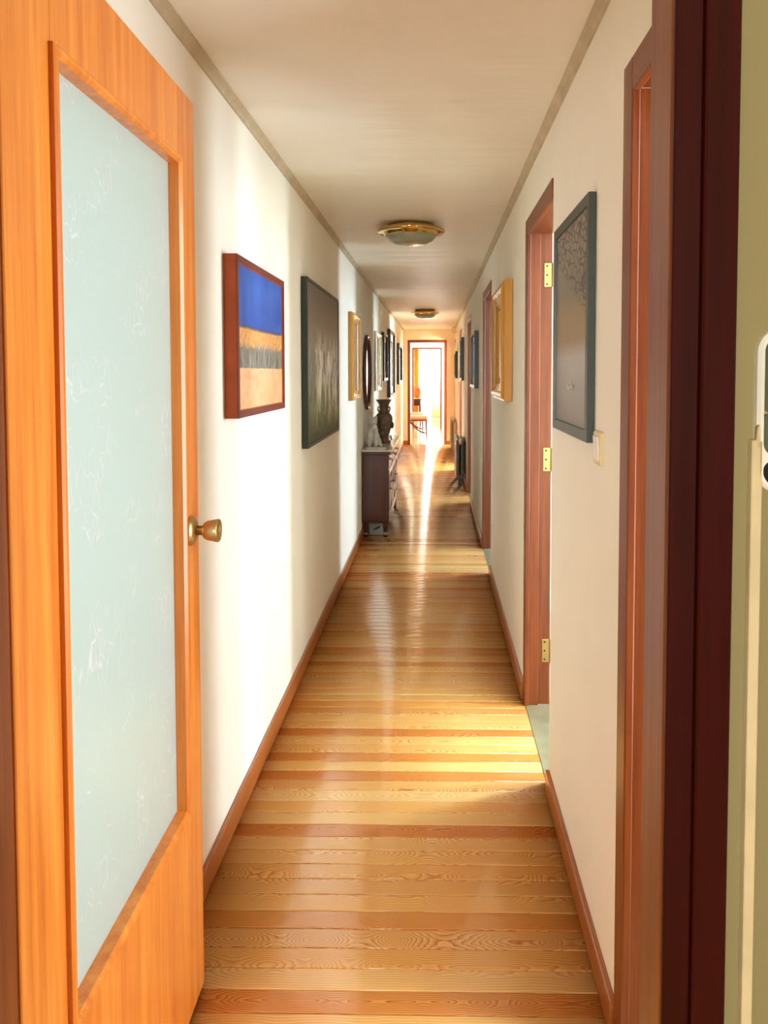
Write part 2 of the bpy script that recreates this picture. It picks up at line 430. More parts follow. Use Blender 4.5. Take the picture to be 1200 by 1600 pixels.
# ------------------------------------------------------------------ the corridor shell
XL, XR = -0.637, 0.390          # inner faces of the left and right corridor walls
YN0, YN1 = 0.785, 0.930         # partition with the entry doorway
YE = 15.20                      # end wall (near face)
ZC = 2.286                      # ceiling
WT = 0.105                      # wall thickness
ZD = 2.072                      # top of the door casings
JR = 0.237                      # right jamb of the entry doorway
YF = 23.90                      # window wall of the far room

floor = struct(box('floor', 'floor_far', -2.5, 2.70, -2.7, 24.2, -0.12, -0.012), 'subfloor under the varnished pine boards', 'floor')
PITCH_B = 0.0655
def board_mesh():
    b = bmesh.new(); n = 12; hw = PITCH_B/2 - 0.0008
    prof = []
    for k in range(n+1):
        s = -1 + 2*k/n
        prof.append((s*(hw-0.0022), -0.00035*s*s))
    ze = prof[0][1]
    edge = [(-hw, ze-0.0012), (-hw+0.0006, ze-0.0005), (-hw+0.0014, ze-0.00015)]
    prof = [(-hw, -0.012)] + edge + prof + [(-y, z) for (y, z) in reversed(edge)] + [(hw, -0.012)]
    L = XR - XL - 0.004
    A = [b.verts.new((-L/2, y, z)) for (y, z) in prof]; B = [b.verts.new((L/2, y, z)) for (y, z) in prof]
    for k in range(len(prof)-1):
        f = b.faces.new((A[k], B[k], B[k+1], A[k+1])); f.smooth = True
    b.faces.new(A); b.faces.new(B[::-1])
    bmesh.ops.recalc_face_normals(b, faces=b.faces)
    me = bpy.data.meshes.new('floor_board'); b.to_mesh(me); b.free(); me.materials.append(M['board'])
    return me
bme = board_mesh()
nb = int((YE + 0.1 - YN1)/PITCH_B)
for k in range(nb):
    o = bpy.data.objects.new('floor_board', bme); C.objects.link(o); o.parent = floor
    o.location = ((XL+XR)/2, YN1 + (k+0.5)*PITCH_B, random.uniform(-0.0003, 0.0003))
    o.rotation_euler = (random.gauss(0, 0.009), random.gauss(0, 0.0002), 0)
# other floors: the entry hall, side rooms and far rooms, level with the boards
box('floor_hall', 'floor_far', -2.45, 1.95, -2.65, YN1, -0.012, -0.0005, floor)
box('floor_side_room', 'threshold', XR, XO, YN1, YE, -0.012, 0.0005, floor)
box('floor_far_room', 'floor_far', -2.45, 2.6, YE + 0.1 , 24.2, -0.012, -0.0002, floor)

struct(box('ceiling', 'ceil', XL - WT, XR + WT, YN0, YE, ZC, ZC + 0.1), 'cream painted corridor ceiling', 'ceiling')
struct(box('ceiling_side_room', 'wall_room', XR + WT, XO + 0.3, YN0, YE, 2.5, 2.6), 'ceiling over the side rooms', 'ceiling')
struct(box('ceiling_far_room', 'wall_room', -2.5, 2.7, YE, 24.6, 2.5, 2.6), 'ceiling of the bright far rooms', 'ceiling')
struct(box('ceiling_hall', 'wall_room', -2.5, 2.0, -2.7, YN0, 2.5, 2.6), 'ceiling of the dim entry hall', 'ceiling')
struct(box('wall_left', 'wall', XL - WT, XL, YN0, YE, -0.012, 2.6), 'cream plastered left corridor wall', 'wall')

DOORS = [(0.955, 1.60), (2.57, 3.31), (5.35, 6.25), (8.35, 9.15), (11.2, 12.1), (14.60, 15.16)]   # openings in the right wall; the last is added to light the end wall
def wall_with_openings(name, mat, axis, a0, a1, t0, t1, z0, z1, openings):
    """openings: (s0, s1, zlo, zhi) along the wall"""
    m = MB()
    def put(s0, s1, zz0, zz1):
        if s1 - s0 < 1e-4 or zz1 - zz0 < 1e-4: return
        if axis == 'y': m.box(t0, t1, s0, s1, zz0, zz1)
        else: m.box(s0, s1, t0, t1, zz0, zz1)
    s = a0
    for (o0, o1, lo, hi) in sorted(openings):
        put(s, o0, z0, z1); put(o0, o1, z0, lo); put(o0, o1, hi, z1); s = o1
    put(s, a1, z0, z1)
    return m.obj(name, mat)
struct(wall_with_openings('wall_right', 'wall', 'y', YN0, YE, XR, XR + WT, -0.012, 2.6, [(a, b, -0.012, 2.048 if a < 1 else ZD) for a, b in DOORS]), 'cream plastered right corridor wall with doorways', 'wall')
# end wall with its doorway, anteroom wall with a second doorway
EO = (-0.545, 0.228)            # outer casing edges of the end doorway
struct(wall_with_openings('wall_end', 'wall_end', 'x', -2.45, 2.6, YE, YE + 0.12, -0.012, 2.6, [(EO[0], EO[1], -0.012, 2.07)]), 'warm cream end wall of the corridor', 'wall')
A2 = (-0.575, 0.165); Y2 = 19.30
struct(wall_with_openings('wall_anteroom', 'wall_room', 'x', -2.45, 2.6, Y2, Y2 + 0.12, -0.012, 2.6, [(A2[0], A2[1], -0.012, 2.05)]), 'white anteroom wall with a doorway', 'wall')
struct(wall_with_openings('wall_far', 'wall_room', 'x', -2.45, 2.6, YF, YF + 0.12, -0.012, 2.6, [(-1.65, 0.95, 0.10, 2.40)]), 'far room wall with a wide window', 'wall')
struct(box('wall_far_left', 'wall_room', -2.55, -2.45, YE, YF + 0.12, -0.012, 2.6), 'left wall of the far rooms', 'wall')
struct(wall_with_openings('wall_far_right', 'wall_room', 'y', YE, YF + 0.12, 2.6, 2.7, -0.012, 2.6, [(16.75, 18.05, 0.55, 2.05)]), 'right wall of the far rooms', 'wall')
# side rooms
struct(wall_with_openings('wall_side_room', 'wall_room', 'y', YN0, YE, XO, XO + 0.12, -0.012, 2.6, [(wy-ww/2, wy+ww/2, z0, z1) for (wy, ww, z0, z1, _, _) in SIDE_WIN[1:]]), 'outer wall of the side rooms with windows', 'wall')
w1 = SIDE_WIN[0]
struct(wall_with_openings('wall_small_room', 'wall_room', 'y', YN1, 1.655, XS, XS + 0.12, -0.012, 2.5, [(w1[0]-w1[1]/2, w1[0]+w1[1]/2, w1[2], w1[3])]), 'unseen outer wall of the small side room, placed to light the jamb', 'wall')
for k, yp in enumerate((1.655, 4.55, 7.4, 10.4, 12.92)):
    struct(box('wall_partition', 'wall_room', XR + WT, XO, yp, yp + 0.06, -0.012, 2.5), 'partition wall between two side rooms', 'wall')
struct(box('wall_partition', 'wall_room', XR + WT, XO + 0.12, 0.80, YN1 - 0.0, -0.012, 2.5), 'partition wall beside the entry hall', 'wall')
# entry hall (where the camera stands) and the partition with the doorway
LJ = -0.508
struct(wall_with_openings('wall_front', 'wall_hall', 'x', -2.45, XR + WT + 0.02, YN0, YN1 - 0.02, -0.012, 2.6, [(LJ - 0.055, JR + 0.055, -0.012, 2.075)]), 'olive papered entry hall wall around the doorway', 'wall')
struct(box('wall_front_side', 'wall_hall', XR + WT + 0.02, 1.95, 0.765, 0.80, -0.012, 2.6), 'olive papered entry hall wall beside the doorway', 'wall')
struct(box('wall_hall_left', 'wall_hall', -2.55, -2.45, -2.7, YN1, -0.012, 2.6), 'left wall of the entry hall', 'wall')
struct(box('wall_hall_right', 'wall_hall', 1.95, 2.05, -2.7, 0.80, -0.012, 2.6), 'right wall of the entry hall', 'wall')
struct(wall_with_openings('wall_hall_back', 'wall_hall', 'x', -2.55, 2.05, -2.6, -2.5, -0.012, 2.6, [(-0.95, -0.25, 0.9, 2.0)]), 'back wall of the entry hall with a small window', 'wall')

# baseboards and the taupe strip under the ceiling
def baseboard(name, x0, x1, y0, y1, label):
    m = MB(); h = 0.078
    m.box(x0, x1, y0, y1, 0.0, h, 0.003)
    return struct(m.obj(name, 'base'), label, 'baseboard')
baseboard('baseboard_left', XL, XL + 0.014, YN1, YE, 'brown wooden baseboard along the left wall')
segs = [(1.60, 2.57), (3.31, 5.35), (6.25, 8.35), (9.15, 11.2), (12.1, 14.60)]
for (a, b), wh in zip(segs, ('below the slate framed painting', 'below the broad gilt frame', 'below the dark framed picture with white mat', 'behind the first radiator', 'behind the radiator by the end doorway')):
    baseboard('baseboard_right', XR - 0.014, XR, a, b, 'brown wooden baseboard ' + wh)
struct(box('baseboard_end', 'base', XL + 0.014, EO[0], YE - 0.014, YE, 0, 0.078, bev=0.003), 'brown baseboard left of the end doorway', 'baseboard')
struct(box('baseboard_end', 'base', EO[1], XR - 0.014, YE - 0.014, YE, 0, 0.078, bev=0.003), 'brown baseboard right of the end doorway', 'baseboard')
for nm, x, s in (('trim_1', XL, 1), ('trim_2', XR, -1)):
    m = MB(); t = bmesh.new(); y0, y1 = YN1, YE
    pr = [(0, -0.030), (0.006*s, -0.030), (0.010*s, -0.016), (0.022*s, -0.006), (0.022*s, 0), (0, 0)]
    A = [t.verts.new((x + a, y0, ZC + z)) for a, z in pr]; B = [t.verts.new((x + a, y1, ZC + z)) for a, z in pr]
    for k in range(len(pr)): t.faces.new((A[k], A[(k+1) % 6], B[(k+1) % 6], B[k]))
    t.faces.new(A); t.faces.new(B[::-1]); bmesh.ops.recalc_face_normals(t, faces=t.faces)
    m.add(t); struct(m.obj(nm, 'trim'), 'narrow taupe cove strip under the ceiling, %s wall' % ('left' if s > 0 else 'right'), 'trim')

# ------------------------------------------------------------------ doorways in the right wall
def hinge(parent, x, y, z):
    h = MB()
    h.box(x - 0.016, x + 0.016, y - 0.003, y, z - 0.05, z + 0.05, 0.001)
    h.tube([(x + 0.021, y - 0.006, z - 0.05), (x + 0.021, y - 0.006, z + 0.05)], 0.006)
    o = h.obj('hinge', 'brass', parent)
    for dz in (-0.038, 0.0, 0.038):
        MB().lathe([(0, 0.0012), (0.004, 0.0), (0.004, -0.001)], 10, Matrix.Translation((x - 0.004, y - 0.0035, z + dz)) @ Matrix.Rotation(PI/2, 4, 'X')).obj('screw', 'black', o)
def side_door(n, y0, y1, leaf, label, hinges, ZD=ZD):
    d = empty('door_%d' % n, (XR, y0, 0))
    d.location = (0, 0, 0)
    struct(d, label, 'door')
    # far side: narrow casing, stop, rebate
    box('casing', 'mahog', XR - 0.006, XR + 0.012, y1 - 0.068, y1, 0, ZD, d, 0.003)
    box('jamb', 'mahog', XR + 0.012, XR + 0.052, y1 - 0.060, y1 - 0.001, 0, ZD - 0.06, d, 0.002)
    box('jamb', 'mahog', XR + 0.052, XR + WT - 0.001, y1 - 0.046, y1 - 0.001, 0, ZD - 0.045, d, 0.002)
    # near side: set back in the wall
    box('casing', 'mahog', XR + 0.012, XR + 0.026, y0, y0 + 0.066, 0, ZD - 0.068, d, 0.002)
    box('jamb', 'mahog', XR + 0.026, XR + WT - 0.001, y0 + 0.001, y0 + 0.046, 0, ZD - 0.06, d, 0.002)
    # head
    box('head_casing', 'mahog_h', XR - 0.006, XR + 0.012, y0, y1 - 0.068, ZD - 0.068, ZD, d, 0.003)
    box('head_jamb', 'mahog_h', XR + 0.012, XR + WT - 0.001, y0 + 0.046, y1 - 0.060, ZD - 0.060, ZD - 0.001, d, 0.002)
    if hinges:
        for z in (0.235, 1.06, 1.84): hinge(d, XR + 0.085, y1 - 0.046, z)
    w = (y1 - y0) - 0.10
    if leaf == 'far': lf = (XR + WT + 0.008, XR + WT + 0.008 + w, y1 - 0.040, y1 - 0.004)
    else: lf = (XR + WT + 0.010, XR + WT + 0.010 + w, y0 + 0.006, y0 + 0.042)
    lo = box('door_leaf', 'mahog', lf[0], lf[1], lf[2], lf[3], 0.008, 2.03, d, 0.002)
    kx = lf[1] - 0.06; ky = lf[2] if leaf == 'far' else lf[3]; sg = -1 if leaf == 'far' else 1
    MB().lathe([(0, 0), (0.026, 0), (0.024, 0.006), (0.010, 0.010), (0.010, 0.03), (0.022, 0.035), (0.026, 0.06), (0, 0.062)], 20,
               Matrix.Translation((kx, ky, 1.05)) @ Matrix.Rotation(PI/2*(-sg), 4, 'X')).obj('knob', 'brass_s', lo)
    return d
side_door(2, *DOORS[0], 'near', 'open doorway with lit jamb beside the entry partition', False, 2.048)
side_door(3, *DOORS[1], 'far', 'open mahogany doorway with brass hinges beside the slate framed painting', True)
side_door(4, *DOORS[2], 'far', 'dark mahogany doorway past the broad gilt frame', False)
side_door(5, *DOORS[3], 'far', 'dark narrow doorway between framed picture and first radiator', False)
side_door(6, *DOORS[4], 'far', 'dark doorway behind the first radiator', False)
side_door(9, *DOORS[5], 'near', 'added narrow doorway before end wall, letting daylight onto it', False)  # invented opening, almost hidden, through which light reaches the end wall
# frames of the end doorway and of the anteroom doorway
def cross_door(n, x0, x1, y, th, zt, cw, mat, math_, label):
    d = struct(empty('door_%d' % n), label, 'door')
    box('casing', mat, x0, x0 + cw, y - 0.012, y + th + 0.012, 0, zt, d, 0.003)
    box('casing', mat, x1 - cw, x1, y - 0.012, y + th + 0.012, 0, zt, d, 0.003)
    box('head_casing', math_, x0 + cw, x1 - cw, y - 0.012, y + th + 0.012, zt - cw, zt, d, 0.003)
    return d
M['mahog_x'] = wood('mahogany_cross', srgb(150, 76, 26), srgb(88, 36, 11), 'x', 0.36, 60, 0.0)
cross_door(7, EO[0], EO[1], YE, 0.12, 2.07, 0.050, 'mahog', 'mahog_x', 'mahogany framed doorway at the end of the corridor')
cross_door(8, A2[0], A2[1], Y2, 0.12, 2.05, 0.040, 'mahog', 'mahog_x', 'second doorway seen through the end doorway')

# ------------------------------------------------------------------ entry doorway frame and the glazed door
d1 = struct(empty('door_frame_entry'), 'mahogany frame of the entry doorway with shade-darkened casings', 'door frame')
d1.name = 'trim_3'
zt = 2.03
# stops with rebate towards the corridor
box('jamb', 'mahog', JR, JR + 0.055, YN0, 0.866, 0, zt + 0.0, d1, 0.006)
box('jamb', 'mahog', JR + 0.018, JR + 0.055, 0.866, YN1, 0, zt, d1, 0.002)
box('jamb', 'mahog', LJ - 0.055, LJ, YN0, 0.866, 0, zt, d1, 0.006)
box('jamb', 'mahog', LJ - 0.055, LJ - 0.018, 0.866, YN1, 0, zt, d1, 0.002)
box('head_jamb', 'mahog_x', LJ - 0.055, JR + 0.055, YN0, YN1, zt, 2.075, d1, 0.002)
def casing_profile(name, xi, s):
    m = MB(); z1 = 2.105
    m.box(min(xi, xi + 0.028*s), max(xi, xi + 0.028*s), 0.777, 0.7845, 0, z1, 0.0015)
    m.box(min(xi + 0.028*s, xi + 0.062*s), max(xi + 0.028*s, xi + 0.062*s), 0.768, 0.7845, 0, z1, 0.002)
    return m.obj(name, 'mahog_shade', d1)
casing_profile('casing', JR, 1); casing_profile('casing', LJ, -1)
box('head_casing', 'mahog_x', LJ - 0.068, JR + 0.068, 0.768, 0.7845, 2.105, 2.17, d1, 0.002)

HX, HY = -0.523, 0.930
AX, AY = -0.537, 1.722
DW = math.hypot(AX-HX, AY-HY)
ang = math.atan2(AY-HY, AX-HX)
dr = empty('door_1', (HX, HY, 0.012), ang)          # local x: hinge to free edge, -y: face seen from the camera
struct(dr, 'orange veneered door with tall frosted glass pane and brass knob', 'door')
T = 0.038; DH = 2.015
SW0, SW1, G0, G1 = 0.128, 0.112, 0.468, 1.862
def dbox(name, mat, x0, x1, z0, z1, y0=0.0, y1=T, bev=0.0015, parent=dr):
    return box(name, mat, x0, x1, y0, y1, z0, z1, parent, bev)
dbox('stile', 'veneer', 0, SW0, 0, DH); dbox('stile', 'veneer', DW - SW1, DW, 0, DH)
dbox('rail', 'veneer', SW0, DW - SW1, 0, G0); dbox('rail', 'veneer', SW0, DW - SW1, G1, DH)
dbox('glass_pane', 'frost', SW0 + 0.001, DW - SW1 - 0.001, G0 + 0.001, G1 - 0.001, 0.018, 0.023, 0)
m = MB()
gw, gh = DW - SW0 - SW1, G1 - G0
m.frame(gw + 0.010, gh + 0.010, [(0.0, 0.0), (0.0, 0.007), (0.004, 0.010), (0.010, 0.010), (0.016, 0.004), (0.016, -0.018), (0.005, -0.018), (0.005, 0.0)])
o = m.obj('glazing_bead', 'veneer', dr); o.location = (SW0 + gw/2, 0, G0 + gh/2)
m = MB(); m.frame(gw - 0.002, gh - 0.002, [(0.0, -0.0235), (0.0, -0.038), (0.012, -0.038), (0.012, -0.0235)])
o = m.obj('glazing_bead', 'veneer', dr); o.location = (SW0 + gw/2, 0, G0 + gh/2)
def knob(side):
    rot = Matrix.Rotation(PI/2*(1 if side < 0 else -1), 4, 'X')
    yy = 0.0 if side < 0 else T
    b = Matrix.Translation((DW - 0.060, yy, 1.072)) @ rot
    r = MB().lathe([(0, 0), (0.033, 0), (0.033, 0.003), (0.029, 0.009), (0.016, 0.014), (0, 0.014)], 36, b).obj('knob_rose', 'brass_s', dr)
    return MB().lathe([(0, 0.012), (0.0105, 0.012), (0.0105, 0.027), (0.018, 0.031), (0.0215, 0.038), (0.0255, 0.060), (0.0245, 0.0625), (0.019, 0.0625), (0.016, 0.060), (0, 0.058)], 36, b).obj('knob', 'brass_s', r)
knob(-1)
for z in (0.22, 1.02, 1.80):
    MB().tube([(-0.004, T + 0.002, z - 0.045), (-0.004, T + 0.002, z + 0.045)], 0.006).obj('hinge', 'brass', dr)

# ------------------------------------------------------------------ intercom, cable duct, switch, chime
ic = empty('video_intercom', (0.4085, 0.785, 1.391))
tag(ic, 'white rounded video intercom with dark screen on olive hall wall', 'intercom')
def rounded_slab(w, h, r, d0, d1, seg=8, inner=None):
    t = bmesh.new()
    def loop(w, h, r, y):
        out = []
        for cx, cz, a0 in ((w/2-r, h/2-r, 0), (-w/2+r, h/2-r, PI/2), (-w/2+r, -h/2+r, PI), (w/2-r, -h/2+r, 1.5*PI)):
            for k in range(seg+1):
                a = a0 + PI/2*k/seg; out.append(t.verts.new((cx + r*math.cos(a), y, cz + r*math.sin(a))))
        return out
    e = min(0.003, r*0.3)
    L = [loop(w, h, r, d0), loop(w, h, r, d1 + e), loop(w-2*e, h-2*e, r-e, d1)]
    if inner: L += [loop(w-2*inner, h-2*inner, max(r-inner, 0.002), d1), loop(w-2*inner, h-2*inner, max(r-inner, 0.002), d1 + 0.003)]
    n = len(L[0])
    for a, b in zip(L, L[1:]):
        for k in range(n): t.faces.new((a[k], a[(k+1) % n], b[(k+1) % n], b[k]))
    t.faces.new(L[0]); t.faces.new(L[-1])
    bmesh.ops.recalc_face_normals(t, faces=t.faces)
    return t
MB().add(rounded_slab(0.170, 0.166, 0.024, 0.0, -0.011, inner=0.006)).obj('housing', 'white', ic)
MB().add(rounded_slab(0.158, 0.122, 0.014, -0.007, -0.0095), Matrix.Translation((0, 0, 0.0145))).obj('screen', 'screen', ic)
MB().add(rounded_slab(0.158, 0.027, 0.011, -0.007, -0.0092), Matrix.Translation((0, 0, -0.062))).obj('button_strip', 'blackplastic', ic)
cd = MB().box(0.3185, 0.3295, 0.774, 0.785, 0.0, 1.362, 0.001).obj('cable_duct', 'cream')
tag(cd, 'thin beige cable duct running down the hall wall under intercom', 'cable duct')
cb = MB().tube([(0.325, 0.7765, 1.355), (0.3255, 0.7765, 1.375), (0.329, 0.777, 1.388), (0.340, 0.780, 1.392)], 0.003).obj('cable', 'cream')
tag(cb, 'short beige cable looping from duct into the intercom', 'cable')
sw = empty('light_switch', (XR, 1.815, 1.252), -PI/2)
tag(sw, 'cream rocker light switch below slate framed painting', 'light switch')
MB().add(rounded_slab(0.080, 0.080, 0.010, 0.0, -0.009)).obj('plate', 'cream', sw)
o = MB().box(-0.027, 0.027, -0.012, -0.006, -0.030, 0.030, 0.003).obj('rocker', 'white', sw); o.rotation_euler = (0.05, 0, 0)
ch = empty('door_chime', (XR, 14.4, 2.225), -PI/2)
tag(ch, 'small beige chime box high on wall near the corridor end', 'door chime')
MB().add(rounded_slab(0.10, 0.11, 0.02, 0.0, -0.075)).obj('cover', 'cream', ch)
MB().box(-0.03, 0.03, -0.078, -0.074, -0.02, 0.03, 0.001).obj('grille', 'trim', ch)

# ------------------------------------------------------------------ pictures
def picture(name, side, y0, y1, z0, z1, prof, fmat, cmat, label, cat='painting', mat_w=0.0, cdepth=None, inset=None, group=None):
    """prof: (inset, out) points of the moulding; hung flat against a wall"""
    w, h = y1 - y0, z1 - z0
    e = empty(name, (XL if side == 'L' else XR, (y0+y1)/2, (z0+z1)/2), PI/2 if side == 'L' else -PI/2)
    tag(e, label, cat, group)
    MB().frame(w, h, prof).obj('frame', fmat, e)
    ins = inset if inset is not None else max(i for i, _ in prof)
    cw, chh = w - 2*ins + 0.004, h - 2*ins + 0.004
    cdp = cdepth if cdepth is not None else 0.012
    if mat_w:
        MB().box(-cw/2, cw/2, -cdp, -cdp + 0.004, -chh/2, chh/2).obj('mat_board', 'white', e)
        cw -= 2*mat_w; chh -= 2*mat_w; cdp += 0.0015
    MB().box(-cw/2, cw/2, -cdp, -cdp + 0.004, -chh/2, chh/2).obj('canvas', cmat, e)
    return e
def flat(d, w, lip=0.004):      # simple box moulding of depth d and face width w
    return [(0, 0.002), (0, d), (w, d), (w + 0.001, d - lip), (w + 0.001, 0.002)]
def ogee(d, w):
    return [(0, 0.002), (0, d*0.72), (w*0.10, d*0.80), (w*0.18, d), (w*0.32, d), (w*0.42, d*0.82), (w*0.62, d*0.66), (w*0.74, d*0.62), (w*0.80, d*0.5), (w*0.90, d*0.5), (w, d*0.36), (w, 0.002)]
c_land = canvas_mat('canvas_landscape', 'landscape', 0.32); c_for = canvas_mat('canvas_forest', 'forest', 0.42)
c_br = canvas_mat('canvas_branches', 'branches', 0.36); c_fig = canvas_mat('canvas_figure', 'figure', 0.25)
c_gil = canvas_mat('canvas_gilded', 'gilded', 0.25); c_dk = canvas_mat('canvas_dark', 'dark', 0.15)

p = picture('landscape_painting', 'L', 2.31, 3.03, 1.290, 1.787, flat(0.040, 0.024), 'orange', c_land, 'painting of blue sky over golden field in burnt orange frame', cdepth=0.036)
# the front face of its frame is darker than the sides
MB().frame(0.72, 0.497, [(0.0, 0.0405), (0.0, 0.0425), (0.022, 0.0425), (0.022, 0.0405)]).obj('frame_face', 'maroon', p)
picture('forest_painting', 'L', 3.64, 4.82, 1.066, 1.884, flat(0.033, 0.016), 'greenblack', c_for, 'large grey green painting with pale streaks in thin green black frame', cdepth=0.029)
picture('gilt_framed_painting', 'L', 5.62, 6.20, 1.222, 1.875, ogee(0.040, 0.065), 'gold', c_fig, 'painting in narrow gilt frame between forest painting and oval mirror', cdepth=0.012)
picture('silver_framed_picture', 'L', 7.98, 8.75, 1.235, 1.860, ogee(0.036, 0.06), 'silver', c_gil, 'picture in pale silver brown frame just past the oval mirror', 'picture', cdepth=0.012)
picture('black_framed_picture', 'L', 9.02, 9.75, 1.330, 1.905, flat(0.040, 0.035, 0.010), 'black', c_dk, 'black framed picture with pale mat past the silver frame', 'picture', mat_w=0.07, cdepth=0.014)
picture('tall_black_framed_picture', 'L', 10.15, 11.35, 1.10, 2.005, flat(0.045, 0.035, 0.010), 'black', c_dk, 'tall glossy black framed picture, largest before the green one', 'picture', mat_w=0.10, cdepth=0.014)
picture('green_framed_picture', 'L', 12.70, 13.9, 1.235, 1.915, flat(0.045, 0.06, 0.012), 'greenblack', c_dk, 'dark green framed picture hanging last before end wall', 'picture', cdepth=0.016)

def oval(y, z, ry, rz):
    e = empty('oval_mirror', (XL, y, z), PI/2)
    tag(e, 'oval mirror in dark brown wooden frame above the console', 'mirror')
    t = bmesh.new(); n = 64
    pr = [(0.0, 0.002), (0.0, 0.026), (0.010, 0.034), (0.028, 0.030), (0.040, 0.020), (0.040, 0.002)]
    R = [[t.verts.new(((ry-i)*math.cos(2*PI*k/n), -o_, (rz-i)*math.sin(2*PI*k/n))) for k in range(n)] for i, o_ in pr]
    R.append(R[0])
    for a, b in zip(R, R[1:]):
        for k in range(n):
            f = t.faces.new((a[k], a[(k+1) % n], b[(k+1) % n], b[k])); f.smooth = True
    bmesh.ops.recalc_face_normals(t, faces=t.faces)
    MB().add(t).obj('frame', 'dark', e)
    t = bmesh.new(); lo = [[t.verts.new(((ry-0.038)*math.cos(2*PI*k/n), y_, (rz-0.038)*math.sin(2*PI*k/n))) for k in range(n)] for y_ in (-0.008, -0.014)]
    for k in range(n): t.faces.new((lo[0][k], lo[0][(k+1) % n], lo[1][(k+1) % n], lo[1][k]))
    t.faces.new(lo[0]); t.faces.new(lo[1]); bmesh.ops.recalc_face_normals(t, faces=t.faces)
    MB().add(t).obj('mirror_glass', 'mirror', e)
oval(7.02, 1.43, 0.30, 0.345)

p = picture('branch_painting', 'R', 1.878, 2.42, 1.258, 1.866, flat(0.020, 0.028), 'slate', c_br, 'grey brown painting of branches in slate frame above light switch', cdepth=0.014)
# a small white scrawl of paint near the bottom of the canvas
m = MB()
for (x0, zz) in ((-0.02, 0.0), (0.012, 0.006), (0.04, -0.002)):
    m.tube([(x0, -0.0155, -0.165+zz), (x0+0.004, -0.0155, -0.180+zz), (x0+0.014, -0.0155, -0.180+zz), (x0+0.018, -0.0155, -0.163+zz)], 0.0016, 6)
m.obj('painted_scrawl', 'white', p)
picture('broad_gilt_painting', 'R', 3.88, 4.58, 1.284, 1.898, ogee(0.058, 0.115), 'gold', c_gil, 'painting in broad deep gilt frame beside the hinged doorway', cdepth=0.014)
picture('white_mat_picture', 'R', 6.90, 7.75, 1.287, 1.805, flat(0.040, 0.03, 0.010), 'black', c_dk, 'dark framed picture with white mat between two dark doorways', 'picture', mat_w=0.06, cdepth=0.014)
picture('upright_black_picture', 'R', 10.35, 10.95, 1.320, 1.905, flat(0.042, 0.03, 0.010), 'black', c_dk, 'black framed picture above the first radiator', 'picture', cdepth=0.014)
picture('small_green_picture', 'R', 13.35, 14.0, 1.33, 1.80, flat(0.042, 0.04, 0.010), 'greenblack', c_dk, 'small dark green framed picture near the second radiator', 'picture', cdepth=0.014)

# ------------------------------------------------------------------ ceiling lamps
def lamp(y):
    e = empty('ceiling_lamp', ((XL+XR)/2 - 0.018, y, ZC))
    MB().lathe([(0, 0), (0.135, 0), (0.135, -0.028), (0.120, -0.034), (0, -0.034)], 48).obj('base_plate', 'brass', e)
    MB().lathe([(0.120, -0.022), (0.188, -0.026), (0.196, -0.032), (0.196, -0.044), (0.188, -0.050), (0.160, -0.052), (0.156, -0.064), (0.148, -0.066), (0.120, -0.060)], 64).obj('rim', 'chromebrass', e)
    MB().lathe([(0.150, -0.058), (0.146, -0.070), (0.128, -0.090), (0.095, -0.106), (0.050, -0.115), (0, -0.118)], 48).obj('glass_bowl', 'bowl', e)
    return e
tag(lamp(4.50), 'brass rimmed ceiling lamp with opal bowl, beyond the orange framed painting', 'ceiling lamp')
tag(lamp(10.6), 'distant brass ceiling lamp with opal bowl near the end doorway', 'ceiling lamp')

# ------------------------------------------------------------------ console cabinet with things on it
cn = empty('console_cabinet', (XL, 6.60, 0))
tag(cn, 'narrow dark wooden console cabinet with marble top against left wall', 'cabinet')
CD, CL, CH = 0.232, 1.50, 0.765           # depth (x), length (y), height
zb = 0.145
box('marble_top', 'marble', 0.002, CD + 0.034, -0.028, CL + 0.028, CH - 0.018, CH, cn, 0.004)
box('top_moulding', 'dark_h', 0.004, CD + 0.022, -0.018, CL + 0.018, CH - 0.045, CH - 0.018, cn, 0.004)
bd = MB()
bd.box(0.006, CD - 0.020, 0.022, CL - 0.022, zb, CH - 0.045)
bo = bd.obj('body', 'dark', cn)
for yy in (0.0, CL - 0.022):
    m = MB(); y0, y1 = yy, yy + 0.022
    m.box(0.006, 0.030, y0, y1, zb, CH - 0.045, 0.002); m.box(CD - 0.030, CD, y0, y1, zb, CH - 0.045, 0.002)
    m.box(0.030, CD - 0.030, y0, y1, zb, zb + 0.035, 0.002); m.box(0.030, CD - 0.030, y0, y1, CH - 0.085, CH - 0.045, 0.002)
    m.box(0.030, CD - 0.030, y0 + 0.005, y1 - 0.005, zb + 0.03, CH - 0.08)
    m.obj('side_panel', 'dark', cn)
nbay = 3; bw = (CL - 0.044)/nbay
